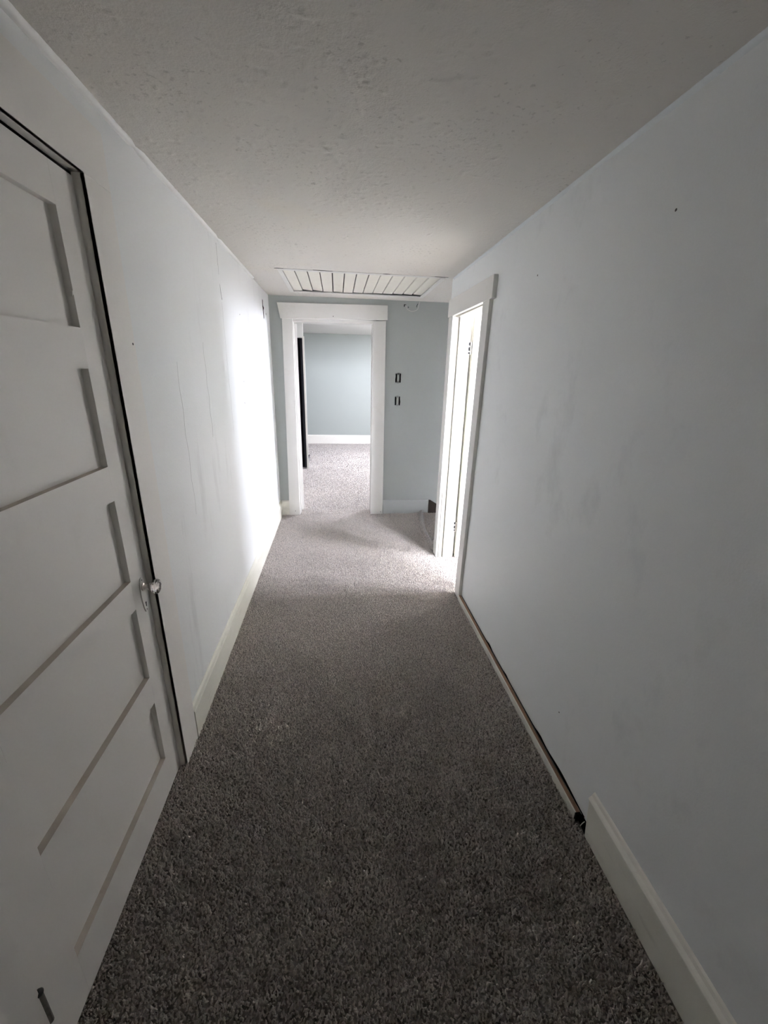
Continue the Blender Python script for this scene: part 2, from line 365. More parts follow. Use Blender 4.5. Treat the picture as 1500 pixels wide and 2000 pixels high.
# hallway ceiling: relief of old stippled paint
H_X0, H_X1, H_Y0, H_Y1 = -0.395, 0.815, 3.475, 4.330      # hatch opening
def ceiling_relief():
    x0, x1, y0, y1, st = -0.70, 0.95, 0.0, H_Y0 - 0.0, 0.0052
    nx, ny = int((x1 - x0) / st) + 1, int((y1 - y0) / st) + 1
    xs = np.linspace(x0, x1, nx); ys = np.linspace(y0, y1, ny)
    hgt = np.zeros((ny, nx))
    rs = np.random.RandomState(3)
    def dens(x, y):
        a = noise.noise(Vector((x * 2.1, y * 2.1, 3.7)))
        c = math.exp(-((x - 0.0) / 0.45) ** 2)
        return (0.25 + 0.9 * max(0, a) + 0.75 * c * (0.6 + a)) * (1.0 if y < 2.3 else .55)
    k = 0
    while k < 5200:
        x, y = rs.uniform(x0, x1), rs.uniform(y0, y1)
        if rs.rand() > dens(x, y): continue
        k += 1
        big = rs.rand() < 0.22
        L_, Wd = (rs.uniform(.007, .016), rs.uniform(.004, .0065)) if big else (rs.uniform(.004, .008), rs.uniform(.003, .005))
        amp = (rs.uniform(.0013, .0032) if big else rs.uniform(.0005, .0015)) * (1 if rs.rand() < .8 else -1)
        th = rs.uniform(0, math.pi)
        i0, j0 = int((y - y0) / st), int((x - x0) / st)
        R_ = 8
        ia, ib, ja, jb = max(0, i0 - R_), min(ny, i0 + R_ + 1), max(0, j0 - R_), min(nx, j0 + R_ + 1)
        X, Y = np.meshgrid(xs[ja:jb] - x, ys[ia:ib] - y)
        u = X * math.cos(th) + Y * math.sin(th); w = -X * math.sin(th) + Y * math.cos(th)
        hgt[ia:ib, ja:jb] += amp * np.exp(-(u / L_) ** 2 - (w / Wd) ** 2)
    hgt += rs.normal(0, .00014, hgt.shape)
    X, Y = np.meshgrid(xs, ys)
    co = np.stack([X, Y, ZC - hgt], -1).reshape(-1, 3)
    idx = np.arange(nx * ny).reshape(ny, nx)
    q = np.stack([idx[:-1, :-1], idx[1:, :-1], idx[1:, 1:], idx[:-1, 1:]], -1).reshape(-1, 4)
    nv = len(co)
    # flat pieces: back of the hall, around the hatch; and the slab over everything
    ex_v, ex_f = [], []
    def quad(a, b, c, d):
        n = nv + len(ex_v); ex_v.extend((a, b, c, d)); ex_f.append((n, n + 1, n + 2, n + 3))
    def fl(xa, xb, ya, yb, z=ZC):
        quad((xa, ya, z), (xa, yb, z), (xb, yb, z), (xb, ya, z))
    fl(-0.70, 0.95, YB - .05, 0.0)
    fl(-0.70, H_X0, H_Y0, 4.65); fl(H_X1, 3.3, 3.50, 4.65); fl(H_X0, H_X1, H_Y1, 4.65); fl(0.95, 3.3, 3.44, 3.50)
    fl(H_X1, 0.95, H_Y0, 3.50)
    for (xa, xb, ya, yb, za, zb) in ((-0.83, 3.35, YB - .12, YE2 - .01, 2.42, 2.52),):
        P = [(xa, ya, za), (xb, ya, za), (xb, yb, za), (xa, yb, za), (xa, ya, zb), (xb, ya, zb), (xb, yb, zb), (xa, yb, zb)]
        for f in ((3, 2, 1, 0), (4, 5, 6, 7), (0, 1, 5, 4), (1, 2, 6, 5), (2, 3, 7, 6), (3, 0, 4, 7)):
            quad(*[P[i] for i in f])
    # sides closing the gap between the plaster and the slab
    def side(a, b):
        quad((a[0], a[1], ZC - .0), (b[0], b[1], ZC - .0), (b[0], b[1], 2.42), (a[0], a[1], 2.42))
    side((-0.79, YB - .1), (-0.79, YE)); side((1.0, YB - .1), (1.0, 3.45)); side((-0.79, YB - .1), (1.0, YB - .1)); side((1.0, 3.45), (3.3, 3.45)); side((3.3, 3.45), (3.3, YE))
    co = np.concatenate([co, np.array(ex_v)]); q = np.concatenate([q, np.array(ex_f)])
    me = bpy.data.meshes.new('ceiling')
    me.vertices.add(len(co)); me.vertices.foreach_set('co', co.ravel())
    me.loops.add(q.size); me.loops.foreach_set('vertex_index', q.ravel().astype(np.int32))
    me.polygons.add(len(q)); me.polygons.foreach_set('loop_start', np.arange(0, q.size, 4, dtype=np.int32))
    me.polygons.foreach_set('loop_total', np.full(len(q), 4, dtype=np.int32))
    me.update(calc_edges=True)
    me.materials.append(M['ceiling'])
    sm = np.zeros(len(q), dtype=bool); sm[:(ny - 1) * (nx - 1)] = True
    me.polygons.foreach_set('use_smooth', sm)
    o = bpy.data.objects.new('ceiling', me); COL.objects.link(o)
    o['kind'] = 'structure'; o['label'] = 'grey white ceiling with rough stippled paint'; o['category'] = 'ceiling'
    return o
ceil = ceiling_relief()

# uneven caulk and cove beads where ceiling meets walls
def bead(name, xw, sgn, w, breaks, label, seed, y0=0.0, y1=4.6, convex=False):
    rs = random.Random(seed)
    bm = bmesh.new()
    ys = [y0]
    while ys[-1] < y1 - .03:
        ys.append(min(y1, ys[-1] + rs.uniform(.03, .07)))
    def ring(y, w1, h1):
        pts = []
        for k in range(6):
            a = math.pi / 2 * k / 5
            # concave quarter
            px = w1 * (1 - math.sin(a)) ; pz = h1 * (1 - math.cos(a))
            if convex: px = w1 * math.cos(a) ** .8; pz = h1 * math.sin(a) ** .8
            pts.append((xw + sgn * px, y, ZC + .004 - pz))
        pts.append((xw - sgn * .006, y, ZC - h1)); pts.append((xw - sgn * .006, y, ZC + .006))
        return [bm.verts.new(p) for p in pts]
    prev = None
    for y in ys:
        w1 = w * (1 + .12 * noise.noise(Vector((y * 4, seed, 0)))) + rs.uniform(-.001, .001)
        h1 = w * (.9 + .12 * noise.noise(Vector((y * 5, seed + 9, 0)))) + rs.uniform(-.001, .001)
        if any(abs(y - b) < .02 for b in breaks): w1 *= .55; h1 *= .6
        cur = ring(y, w1, h1)
        if prev:
            n = len(cur)
            for k in range(n):
                bm.faces.new((prev[k], prev[(k + 1) % n], cur[(k + 1) % n], cur[k]))
        else: bm.faces.new(cur)
        prev = cur
    bm.faces.new(prev)
    return obj(name, bm, M['trim_white'], smooth=True, label=label, cat='trim', **ST)
M['trim_white'] = paint('glossy_white_trim_paint', (0.85, 0.85, 0.83), 0.28, 0.03, 4, 0.3, 60)
M['cove_blue'] = paint('pale_blue_cove_paint', (0.66, 0.69, 0.70), 0.5, 0.03, 4, 0.3, 60)
bead('trim_1', XL, 1, .018, (1.76, 1.845, 2.17, 2.75), 'white uneven bead where left wall meets ceiling', 4, -1.2, 3.80, True)
o = bead('trim_2', XR, -1, .020, (), 'pale soft cove where right wall meets ceiling', 11, -1.2, 3.50)
o.data.materials[0] = M['cove_blue']

# ------------------------------------------------------------------ carpet tufts
def tufts(name, regions, parent, seed):
    rs = np.random.RandomState(seed)
    V, Fc = [], []
    nv = 0
    for (x0, x1, y0, y1, sp, h) in regions:
        nx, ny = int((x1 - x0) / sp), int((y1 - y0) / sp)
        X, Y = np.meshgrid(x0 + (np.arange(nx) + .5) * sp, y0 + (np.arange(ny) + .5) * sp)
        X = (X + rs.uniform(-.5, .5, X.shape) * sp).ravel(); Y = (Y + rs.uniform(-.5, .5, Y.shape) * sp).ravel()
        n = len(X)
        r = sp * rs.uniform(.40, .72, n)
        a0 = rs.uniform(0, 2 * np.pi, n)
        if isinstance(h, tuple): h = np.interp(Y, [h[0], h[2]], [h[1], h[3]])
        hh = h * rs.uniform(.45, 1.15, n)
        lx, ly = rs.normal(0, .45 * sp, n), rs.normal(0, .45 * sp, n)
        P = np.zeros((n, 6, 3))
        for k in range(3):
            a = a0 + k * 2 * np.pi / 3
            P[:, k, 0] = X + r * np.cos(a); P[:, k, 1] = Y + r * np.sin(a); P[:, k, 2] = -.001
            a2 = a + .6
            P[:, 3 + k, 0] = X + lx + .55 * r * np.cos(a2); P[:, 3 + k, 1] = Y + ly + .55 * r * np.sin(a2)
            P[:, 3 + k, 2] = hh * (1 + .25 * np.cos(a2 * 1.0 + a0))
        base = nv + np.arange(n)[:, None] * 6
        tri = np.array([(0, 1, 4), (0, 4, 3), (1, 2, 5), (1, 5, 4), (2, 0, 3), (2, 3, 5), (3, 4, 5)])
        Fc.append((base[:, :, None] + tri[None]).reshape(-1, 3))
        P[:, :, 0] = np.clip(P[:, :, 0], x0, x1); P[:, :, 1] = np.clip(P[:, :, 1], y0, y1)
        V.append(P.reshape(-1, 3)); nv += n * 6
    V = np.concatenate(V); Fc = np.concatenate(Fc)
    me = bpy.data.meshes.new(name)
    me.vertices.add(len(V)); me.vertices.foreach_set('co', V.ravel())
    me.loops.add(Fc.size); me.loops.foreach_set('vertex_index', Fc.ravel().astype(np.int32))
    me.polygons.add(len(Fc)); me.polygons.foreach_set('loop_start', np.arange(0, Fc.size, 3, dtype=np.int32))
    me.polygons.foreach_set('loop_total', np.full(len(Fc), 3, dtype=np.int32))
    me.update(calc_edges=True)
    me.materials.append(M['pile'])
    o = bpy.data.objects.new(name, me); COL.objects.link(o)
    o.parent = parent; o['kind'] = 'stuff'
    return o
fl = bpy.data.objects['floor']
tufts('carpet_pile', [(-0.684, -0.660, O_Y0 + .01, O_Y1 - .003, .0060, .0080), (-0.660, 0.878, 0.15, 2.62, .0076, (.9, .0125, 2.2, .0082)), (-0.660, 0.868, 2.62, YE, .0076, .0082), (0.868, 1.0, R_Y0 + .01, R_Y1 - .01, .0085, .0085),
                      (0.868, 1.19, 3.53, YE, .010, .0125), (-0.44, 0.37, YE, YE2, .010, .0125)], fl, 1)
tufts('carpet_pile', [(-0.9, 1.2, YE2, 7.0, .013, .010), (-0.50, 1.3, 7.0, 7.13, .018, .011), (-0.53, 1.3, 7.13, 8.0, .018, .011), (-0.60, 1.3, 8.0, 8.3, .018, .011), (-0.75, 1.3, 8.3, 9.57, .018, .011)], bpy.data.objects['floor_far_room'], 2)
tufts('carpet_pile', [(1.0, 1.9, 1.6, 3.40, .011, .0085)], bpy.data.objects['floor_side_room'], 3)

M['fold'] = carpet_mat('taupe_carpet_fold', (0.16, 0.14, 0.125), (0.42, 0.375, 0.34), True)
# buckled carpet edge at the stair head
bm = bmesh.new()
path = [(0.985, 4.606), (0.975, 4.52), (0.962, 4.40), (0.935, 4.26), (0.915, 4.12), (0.910, 3.97), (0.912, 3.86), (0.905, 3.74), (0.893, 3.62)]
hs = [.055, .040, .030, .022, .018, .014, .012, .010, .006]
prev = None
for (x, y), h in zip(path, hs):
    cur = [bm.verts.new((x + dx * .045, y, hz * (h * .8 + .006) - .001)) for dx, hz in ((-1.3, .1), (-.8, .3), (-.3, .8), (0, 1.0), (.25, .8), (.4, .3), (.5, 0))]
    if prev:
        for k in range(6): bm.faces.new((prev[k], prev[k + 1], cur[k + 1], cur[k]))
    prev = cur
o = obj('carpet_fold', bm, M['fold'], parent=fl, smooth=True)

# ------------------------------------------------------------------ stairs going down beyond the right wall
st = empty('staircase', (1.19, 4.06, 0), kind='structure', label='carpeted stairs going down beyond the end of the right wall', cat='stairs')
for k in range(6):
    bm = bmesh.new()
    z1 = -0.19 * (k + 1)
    box(bm, 1.19 + .25 * k, 1.19 + .25 * (k + 1) + .03, 3.53, YE - .002, z1 - .19, z1)
    obj('stair_tread', bm, M['carpet'], parent=st, bevel=.012)
bm = bmesh.new()
prism(bm, [(1.064, 0.004), (1.064, 0.168), (1.085, 0.166), (2.70, -0.84), (2.70, -1.2), (1.205, -.12), (1.205, 0.004)], YE - .022, YE - .001, 'y')
obj('skirt_board', bm, M['darkwood'], parent=st)
bbox('wall_stair_foot', (3.20, 3.30, 3.52, YE, -1.8, 2.40), M['wall'], label='wall closing the stairwell', cat='wall', **ST)
bbox('floor_stair_foot', (0.98, 3.3, 3.52, YE, -1.9, -1.8), M['carpet'], label='lower stairwell floor', cat='floor', **ST)
bbox('wall_stair_near', (0.985, 1.19, 3.52, YE, -1.8, -0.10), M['wall'], label='wall under the stair head', cat='wall', **ST)

# ------------------------------------------------------------------ baseboards
def baseprof(xf, xw, h, sgn):
    """flat board, face at xf, wall at xw, narrow rounded cap"""
    return [(xw, 0), (xf, 0), (xf, h - .034), (xf + (xw - xf) * .18, h - .030), (xf + (xw - xf) * .40, h - .012), (xf + (xw - xf) * .75, h - .002), (xw, h)]
bm = bmesh.new()
prism(bm, baseprof(-0.649, XL - .001, 0.180, 1), 1.523, YE - .0, 'y')
obj('baseboard_left', bm, M['base'], bevel=.0012, label='cream scuffed baseboard along the left wall', cat='baseboard', **ST)
bm = bmesh.new()
prism(bm, [(YE - .016, 0), (YE - .016, .165), (YE - .010, .175), (YE, .178), (YE, 0)], -0.649, -0.566, 'x')
obj('baseboard_end', bm, M['base'], bevel=.001, label='short cream baseboard left of the end doorway', cat='baseboard', **ST)
M['base_blue'] = paint('blue_grey_painted_baseboard', (0.46, 0.485, 0.47), 0.5, 0.03, 4, 0.2, 90)
bm = bmesh.new()
prism(bm, [(YE - .016, 0), (YE - .016, .160), (YE - .010, .167), (YE, .170), (YE, 0)], 0.506, 1.062, 'x')
obj('baseboard_end', bm, M['base_blue'], bevel=.001, label='blue grey baseboard right of the end doorway', cat='baseboard', **ST)
bm = bmesh.new()
prism(bm, [(9.582, 0), (9.582, .185), (9.59, .20), (9.6, .20), (9.6, 0)], -2.5, 2.6, 'x')
obj('baseboard_far', bm, M['cream'], bevel=.002, label='cream baseboard on the far room wall', cat='baseboard', **ST)
# right wall: the tall board near the viewer
bb = empty('baseboard_right', (0.89, 0.3, 0), kind='structure', label='tall cream baseboard with a cap moulding beside the viewer', cat='baseboard')
bm = bmesh.new()
hexa(bm, [(0.880, -1.3, 0), (XR + .0, -1.3, 0), (XR + .0, 0.958, 0), (0.880, 0.958, 0), (0.880, -1.3, .158), (XR, -1.3, .158), (XR, 0.978, .158), (0.880, 0.978, .158)])
obj('board', bm, M['base'], parent=bb, bevel=.002)
bm = bmesh.new()
prism(bm, [(XR, .158), (0.880, .158), (0.878, .163), (0.882, .170), (0.889, .176), (0.893, .186), (0.898, .190), (XR, .190)], -1.3, 0.981, 'y')
obj('cap_moulding', bm, M['cream'], parent=bb, bevel=.001)
# missing baseboard: low strip of bare wood left standing off the wall
ns = empty('baseboard_remnant', (0.89, 1.8, 0), kind='structure', label='low wooden strip left where the right baseboard is missing', cat='trim')
def strip(y0, y1, xa, xb, z0, z1, seed, jag, mat, name, n=46, splinter=()):
    bm = bmesh.new(); rs = random.Random(seed); prev = None
    for k in range(n + 1):
        y = y0 + (y1 - y0) * k / n
        e = jag * (noise.noise(Vector((y * 9, seed, 0))) + .5 * noise.noise(Vector((y * 31, seed, 2))))
        zt = z1
        for (ys, hh) in splinter:
            if abs(y - ys) < .03: zt += hh
        cur = [bm.verts.new(p) for p in ((xa, y, z0), (xb, y, z0), (xb + e, y, zt), (xa, y, z1))]
        if prev:
            for q in range(4): bm.faces.new((prev[q], prev[(q + 1) % 4], cur[(q + 1) % 4], cur[q]))
        else: bm.faces.new(cur)
        prev = cur
    bm.faces.new(prev)
    return obj(name, bm, mat, parent=ns, bevel=0)
strip(1.020, 2.620, 0.872, 0.8775, 0.0, 0.038, 2, 0.0, M['base'], 'painted_face')
strip(1.020, 2.620, 0.8775, 0.8925, 0.0, 0.037, 5, 0.004, M['wood'], 'bare_wood_strip', splinter=((2.02, .004), (1.62, .002)))
bm = bmesh.new(); prev = None
for k in range(61):       # ragged dark edge of the torn plaster above the strip
    y = 1.0 + 1.62 * k / 60
    e = .0025 * noise.noise(Vector((y * 14, 3, 0)))
    for yc, wd, hh in ((2.02, .035, .010), (1.76, .03, .007), (1.36, .04, .010), (1.17, .10, .012)):
        e += hh * math.exp(-((y - yc) / wd) ** 2)
    cur = [bm.verts.new((XR - .0008, y, .030)), bm.verts.new((XR - .0008, y, .0375 + max(0, e)))]
    if prev: bm.faces.new((prev[0], prev[1], cur[1], cur[0]))
    prev = cur
obj('torn_edge', bm, M['dark'], parent=ns)
bbox('end_grain', (0.874, 0.894, 1.012, 1.020, 0.0, 0.036), M['dark'], parent=ns)
bm = bmesh.new()
hexa(bm, [(0.884, 0.960, 0), (0.899, 0.960, 0), (0.899, 1.012, 0), (0.890, 1.012, 0), (0.886, 0.962, .010), (0.899, 0.962, .03), (0.899, 1.012, .034), (0.893, 1.012, .034)])
obj('gap_filler', bm, M['dark'], parent=ns)  # dark block filling the slot between strip and baseboard
bm = bmesh.new()
tube(bm, [(0.884, 0.992, .004), (0.887, 0.989, .02), (0.891, 0.985, .035)], .0015, 6)
obj('splinter', bm, M['cream'], parent=ns)

# ------------------------------------------------------------------ door casings
# end doorway
t = empty('trim_3', (-0.03, YE, 0), kind='structure', label='wide off white casing around the end doorway', cat='door casing')
CF = YE - .022
def slab_xz(name, pts, y0, y1, mat, parent, bevel=.002):
    bm = bmesh.new(); prism(bm, pts, y0, y1, 'y'); return obj(name, bm, mat, parent=parent, bevel=bevel)
slab_xz('side_casing', [(-0.569, 0), (-0.452, 0), (-0.436, 2.085), (-0.540, 2.085)], CF, YE, M['trim'], t)
slab_xz('side_casing', [(0.369, 0), (0.512, 0), (0.506, 2.095), (0.378, 2.088)], CF, YE, M['trim'], t)
slab_xz('head_casing', [(-0.556, 2.085), (0.522, 2.100), (0.520, 2.238), (-0.582, 2.226)], CF - .004, YE, M['trim'], t)
bbox('jamb', (-0.475, -0.447, YE - .004, YE2, 0, E_Z + .02), M['trim'], parent=t)
bbox('jamb', (0.376, 0.403, YE - .004, YE2, 0, E_Z + .02), M['trim'], parent=t)
bbox('head_jamb', (-0.475, 0.403, YE - .004, YE2, 2.062, E_Z + .02), M['trim'], parent=t)
bbox('stop', (-0.447, -0.436, YE + .055, YE + .090, 0, 2.062), M['trim'], parent=t)
bm = bmesh.new(); prism(bm, [(0.366, YE + .06), (0.376, YE + .06), (0.376, YE + .09), (0.366, YE + .09)], 0, 2.062, 'z'); obj('stop', bm, M['trim'], parent=t)
bbox('side_casing', (-0.575, -0.47, YE2, YE2 + .02, 0, 2.09), M['cream'], parent=t)
bbox('side_casing', (0.385, 0.50, YE2, YE2 + .02, 0, 2.09), M['cream'], parent=t)
bbox('head_casing', (-0.59, 0.52, YE2, YE2 + .022, 2.09, 2.22), M['cream'], parent=t)
bm = bmesh.new()
for x, z in ((-0.031, 2.118), (0.49, .03), (-0.500, 0.055)):
    lathe(bm, [(0, .0045), (.0012, .004)], 8, (x, CF - (.0042 if z > 1 else .0002), z), 'y', -1)
obj('nail_head', bm, M['black'], parent=t)

# leaf of the end door, swung back into the far room
d2 = empty('door_2', (-0.434, YE2 + .018, 0), kind='structure', label='off white door leaf swung open into the far room', cat='door')
th = math.radians(108)
def leafbox(name, u0, u1, t0, t1, z0, z1, mat, parent, org, th, bevel=.0015):
    """u runs along the leaf away from the hinge, t across it"""
    cu, su = math.cos(th), math.sin(th)
    P = lambda u, t_, z: (org[0] + u * cu + t_ * su, org[1] + u * su - t_ * cu, z)
    bm = bmesh.new()
    hexa(bm, [P(u0, t0, z0), P(u1, t0, z0), P(u1, t1, z0), P(u0, t1, z0), P(u0, t0, z1), P(u1, t0, z1), P(u1, t1, z1), P(u0, t1, z1)])
    return obj(name, bm, mat, parent=parent, bevel=bevel)
def panel_leaf(root, org, th, W, H, T, mat, z_off=.012):
    rails = [(z_off, .163), (.432, .545), (.826, .929), (1.208, 1.314), (1.59, 1.694), (1.972, H)]
    leafbox('stile', 0, .102, 0, T, z_off, H, mat, root, org, th)
    leafbox('stile', W - .102, W, 0, T, z_off, H, mat, root, org, th)
    for a, b in rails: leafbox('rail', .102, W - .102, 0, T, a, b, mat, root, org, th)
    for (a, b), (c, d) in zip(rails, rails[1:]): leafbox('panel', .098, W - .098, T * .4, T * .6, b - .004, c + .004, mat, root, org, th, 0)
panel_leaf(d2, (-0.446, YE2 + .022), th, .80, 2.055, .034, M['trim'])

# side doorway (right)
t = empty('trim_4', (0.88, 3.03, 0), kind='structure', label='flat off white casing around the side doorway', cat='door casing')
def skew(name, near, far, x0, x1, z0, z1, mat, parent, bevel=.0018, dz=0.0):
    """near/far = (Y at z0, Y at z1)"""
    bm = bmesh.new()
    hexa(bm, [(x0, near[0], z0), (x1, near[0], z0), (x1, far[0], z0), (x0, far[0], z0), (x0, near[1], z1), (x1, near[1], z1), (x1, far[1], z1 + dz), (x0, far[1], z1 + dz)])
    return obj(name, bm, mat, parent=parent, bevel=bevel)
skew('side_casing', (2.625, 2.553), (2.722, 2.668), 0.877, XR, 0, 2.010, M['trim'], t)
skew('side_casing', (3.375, 3.352), (3.476, 3.470), 0.877, XR, 0, 2.012, M['trim'], t)
bm = bmesh.new()
hexa(bm, [(0.873, 2.508, 2.008), (XR, 2.508, 2.008), (XR, 3.486, 2.015), (0.873, 3.486, 2.015), (0.873, 2.505, 2.128), (XR, 2.505, 2.128), (XR, 3.486, 2.137), (0.873, 3.486, 2.137)])
obj('head_casing', bm, M['trim'], parent=t, bevel=.002)
# jambs: far one carries the stops and the hinges
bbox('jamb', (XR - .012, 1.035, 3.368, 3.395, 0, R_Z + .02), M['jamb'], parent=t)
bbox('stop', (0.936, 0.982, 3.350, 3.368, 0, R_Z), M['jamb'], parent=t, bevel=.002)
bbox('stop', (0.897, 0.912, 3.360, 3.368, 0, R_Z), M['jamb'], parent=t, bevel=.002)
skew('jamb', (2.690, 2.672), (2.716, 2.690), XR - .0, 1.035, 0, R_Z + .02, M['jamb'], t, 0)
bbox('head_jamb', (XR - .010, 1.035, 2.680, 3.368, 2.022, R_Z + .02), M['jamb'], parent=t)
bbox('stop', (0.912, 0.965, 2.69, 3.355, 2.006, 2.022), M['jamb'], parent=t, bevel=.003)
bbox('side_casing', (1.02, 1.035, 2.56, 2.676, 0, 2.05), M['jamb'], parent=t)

d3 = empty('door_3', (1.045, 3.355, 0), kind='structure', label='bright white door leaf opened into the side room', cat='door')
panel_leaf(d3, (1.046, 3.366), math.radians(2.0), .66, 2.018, .035, M['door_white'] if 'door_white' in M else M['cream'])
for z in (1.79, 0.30):
    hg = bbox('hinge', (1.000, 1.036, 3.3655, 3.3682, z - .045, z + .045), M['cream'], parent=d3)
    bm = bmesh.new(); lathe(bm, [(0, .006), (.09, .006)], 10, (1.040, 3.358, z - .045), 'z'); obj('pin', bm, M['nickel'], parent=hg)
    bm = bmesh.new()
    for dz, hh in ((-.036, .012), (-.006, .026), (.030, .022)):
        box(bm, 1.022, 1.035, 3.3635, 3.3656, z + dz - hh / 2, z + dz + hh / 2)
    obj('worn_patch', bm, M['black'], parent=hg)

# left door casing
t = empty('trim_5', (-0.655, 1.0, 0), kind='structure', label='flat off white casing around the closed panelled door', cat='door casing')
CX = -0.653
skew('side_casing', (1.387, 1.387), (1.523, 1.523), XL, CX, 0, O_Z, M['door'], t, .0012)
skew('side_casing', (0.439, 0.439), (0.574, 0.574), XL, CX, 0, O_Z, M['door'], t, .0012)
skew('head_casing', (0.439, 0.439), (1.523, 1.523), XL, CX, O_Z, 2.219, M['door'], t, .0012)
bbox('jamb', (-0.80, CX - .001, 1.387, 1.405, 0, O_Z + .018), M['door'], parent=t)
bbox('jamb', (-0.80, CX - .001, 0.556, 0.574, 0, O_Z + .018), M['door'], parent=t)
bbox('head_jamb', (-0.80, CX - .001, 0.574, 1.387, O_Z, O_Z + .018), M['door'], parent=t)

# ------------------------------------------------------------------ closed five-panel door on the left
d1 = empty('door_1', (-0.70, 0.606, 0), kind='structure', label='closed off white five panel door with a glass knob', cat='door')
DX0, DX1 = -0.718, -0.683
DY0, DY1, DZ0, DZ1 = 0.579, 1.3845, 0.006, 2.068
def dbox(name, y0, y1, z0, z1, mats=None, top=False):
    bm = bmesh.new(); box(bm, DX0, DX1, y0, y1, z0, z1)
    if top:
        bm.normal_update()
        bmesh.ops.recalc_face_normals(bm, faces=bm.faces[:])
        for f in bm.faces:
            if f.normal.z > .9: f.material_index = 1
    return obj(name, bm, mats or M['door'], parent=d1, bevel=.0007 if not top else 0)
rails = [(DZ0, .163), (.432, .545), (.826, .929), (1.208, 1.314), (1.59, 1.694), (1.972, DZ1)]
PY0, PY1 = 0.708, 1.284
dbox('stile', DY0, PY0, DZ0, DZ1); dbox('stile', PY1, DY1, DZ0, DZ1)
for i, (a, b) in enumerate(rails):
    dbox('rail', PY0, PY1, a, b, [M['door'], M['ledge']], top=(i < 5))
for (a, b), (c, e) in zip(rails, rails[1:]):
    bm = bmesh.new()
    box(bm, DX0 + .010, DX1 - .0185, PY0 - .006, PY1 + .006, b - .006, c + .006)
    obj('panel', bm, M['door'], parent=d1)
bbox('top_gap_shade', (DX1 - .012, DX1 - .002, DY0, DY1, DZ1 + .0005, O_Z - .002), M['dark'], parent=d1)  # dark strip painting the shade of the gap above the leaf
# latch plate, keyhole, knob
bm = bmesh.new()
prof = []
KY, KZ0, KZ1 = 1.347, 0.778, 0.912
n = 28
ringA, ringB = [], []
for k in range(n):
    a = 2 * math.pi * k / n
    hz = (KZ1 - KZ0) / 2; zc = (KZ1 + KZ0) / 2
    w = 0.0205 * (1 + .18 * math.cos(2 * a) * 0) 
    y = KY + w * math.copysign(abs(math.cos(a)) ** .75, math.cos(a)); z = zc + hz * math.copysign(abs(math.sin(a)) ** .9, math.sin(a))
    # a little waisted toward the foot
    if z < zc: y = KY + (y - KY) * (1 - .25 * ((zc - z) / hz))
    ringA.append(bm.verts.new((DX1 - .0005, y, z))); ringB.append(bm.verts.new((DX1 + .0035, KY + (y - KY) * .93, zc + (z - zc) * .97)))
for k in range(n): bm.faces.new((ringA[k], ringA[(k + 1) % n], ringB[(k + 1) % n], ringB[k]))
bm.faces.new(ringB)
esc = obj('escutcheon', bm, M['door'], parent=d1, smooth=False)
bm = bmesh.new()
lathe(bm, [(0, .0036), (.0012, .0034)], 12, (DX1 + .0032, KY, .814), 'x', 1)
box(bm, DX1 + .0032, DX1 + .0044, KY - .002, KY + .002, .800, .813)
obj('keyhole', bm, M['black'], parent=esc)
bm = bmesh.new()
for z in (.902, .788): lathe(bm, [(0, .003), (.001, .0026)], 10, (DX1 + .0030, KY, z), 'x', 1)
obj('screw', bm, M['rust'], parent=esc)
KZ = 0.876
bm = bmesh.new()
lathe(bm, [(0, .0135), (.004, .0135), (.006, .0095), (.020, .0095), (.021, .0125), (.024, .0135), (.026, .0125)], 20, (DX1 + .003, KY, KZ), 'x', 1)
obj('shank', bm, M['nickel'], parent=d1, smooth=False)
bm = bmesh.new()
lathe(bm, [(.0255, .0105), (.029, .0150), (.037, .0240), (.046, .0262), (.052, .0235), (.055, .0160), (.0555, .006)], 12, (DX1 + .003, KY, KZ), 'x', 1, .26)
kn = obj('knob', bm, M['crystal'], parent=d1)
bm = bmesh.new()
lathe(bm, [(.0262, .0085), (.030, .0120), (.0335, .0125), (.035, .009)], 14, (DX1 + .003, KY, KZ), 'x', 1)
obj('knob_foil', bm, M['nickel'], parent=kn)
# butt hinges on the viewer's side
HX, HY = -0.656, 0.577
for z in (0.262, 1.80):
    bm = bmesh.new()
    for a, b in ((-.050, -.018), (-.017, .017), (.018, .050)):
        lathe(bm, [(a, .0068), (b, .0068)], 12, (HX, HY, z), 'z')
    box(bm, DX1 - .001, HX, HY - .0015, HY + .0035, z - .05, z + .05)
    hg = obj('hinge', bm, M['rust'], parent=d1)
    bm = bmesh.new()
    lathe(bm, [(0, .0035), (.004, .0078), (.009, .0088), (.014, .0058), (.016, .002)], 12, (HX, HY, z + .049), 'z')
    obj('pin', bm, M['black'], parent=hg, smooth=True)
# paint chip on the first panel stile
bm = bmesh.new()
hexa(bm, [(DX1 - .006, 1.2765, 1.768), (DX1 + .0, 1.2765, 1.768), (DX1, 1.286, 1.776), (DX1 - .006, 1.284, 1.776), (DX1 - .006, 1.280, 1.782), (DX1, 1.281, 1.781), (DX1, 1.286, 1.786), (DX1 - .006, 1.285, 1.786)])
obj('paint_flake', bm, M['door'], parent=d1)

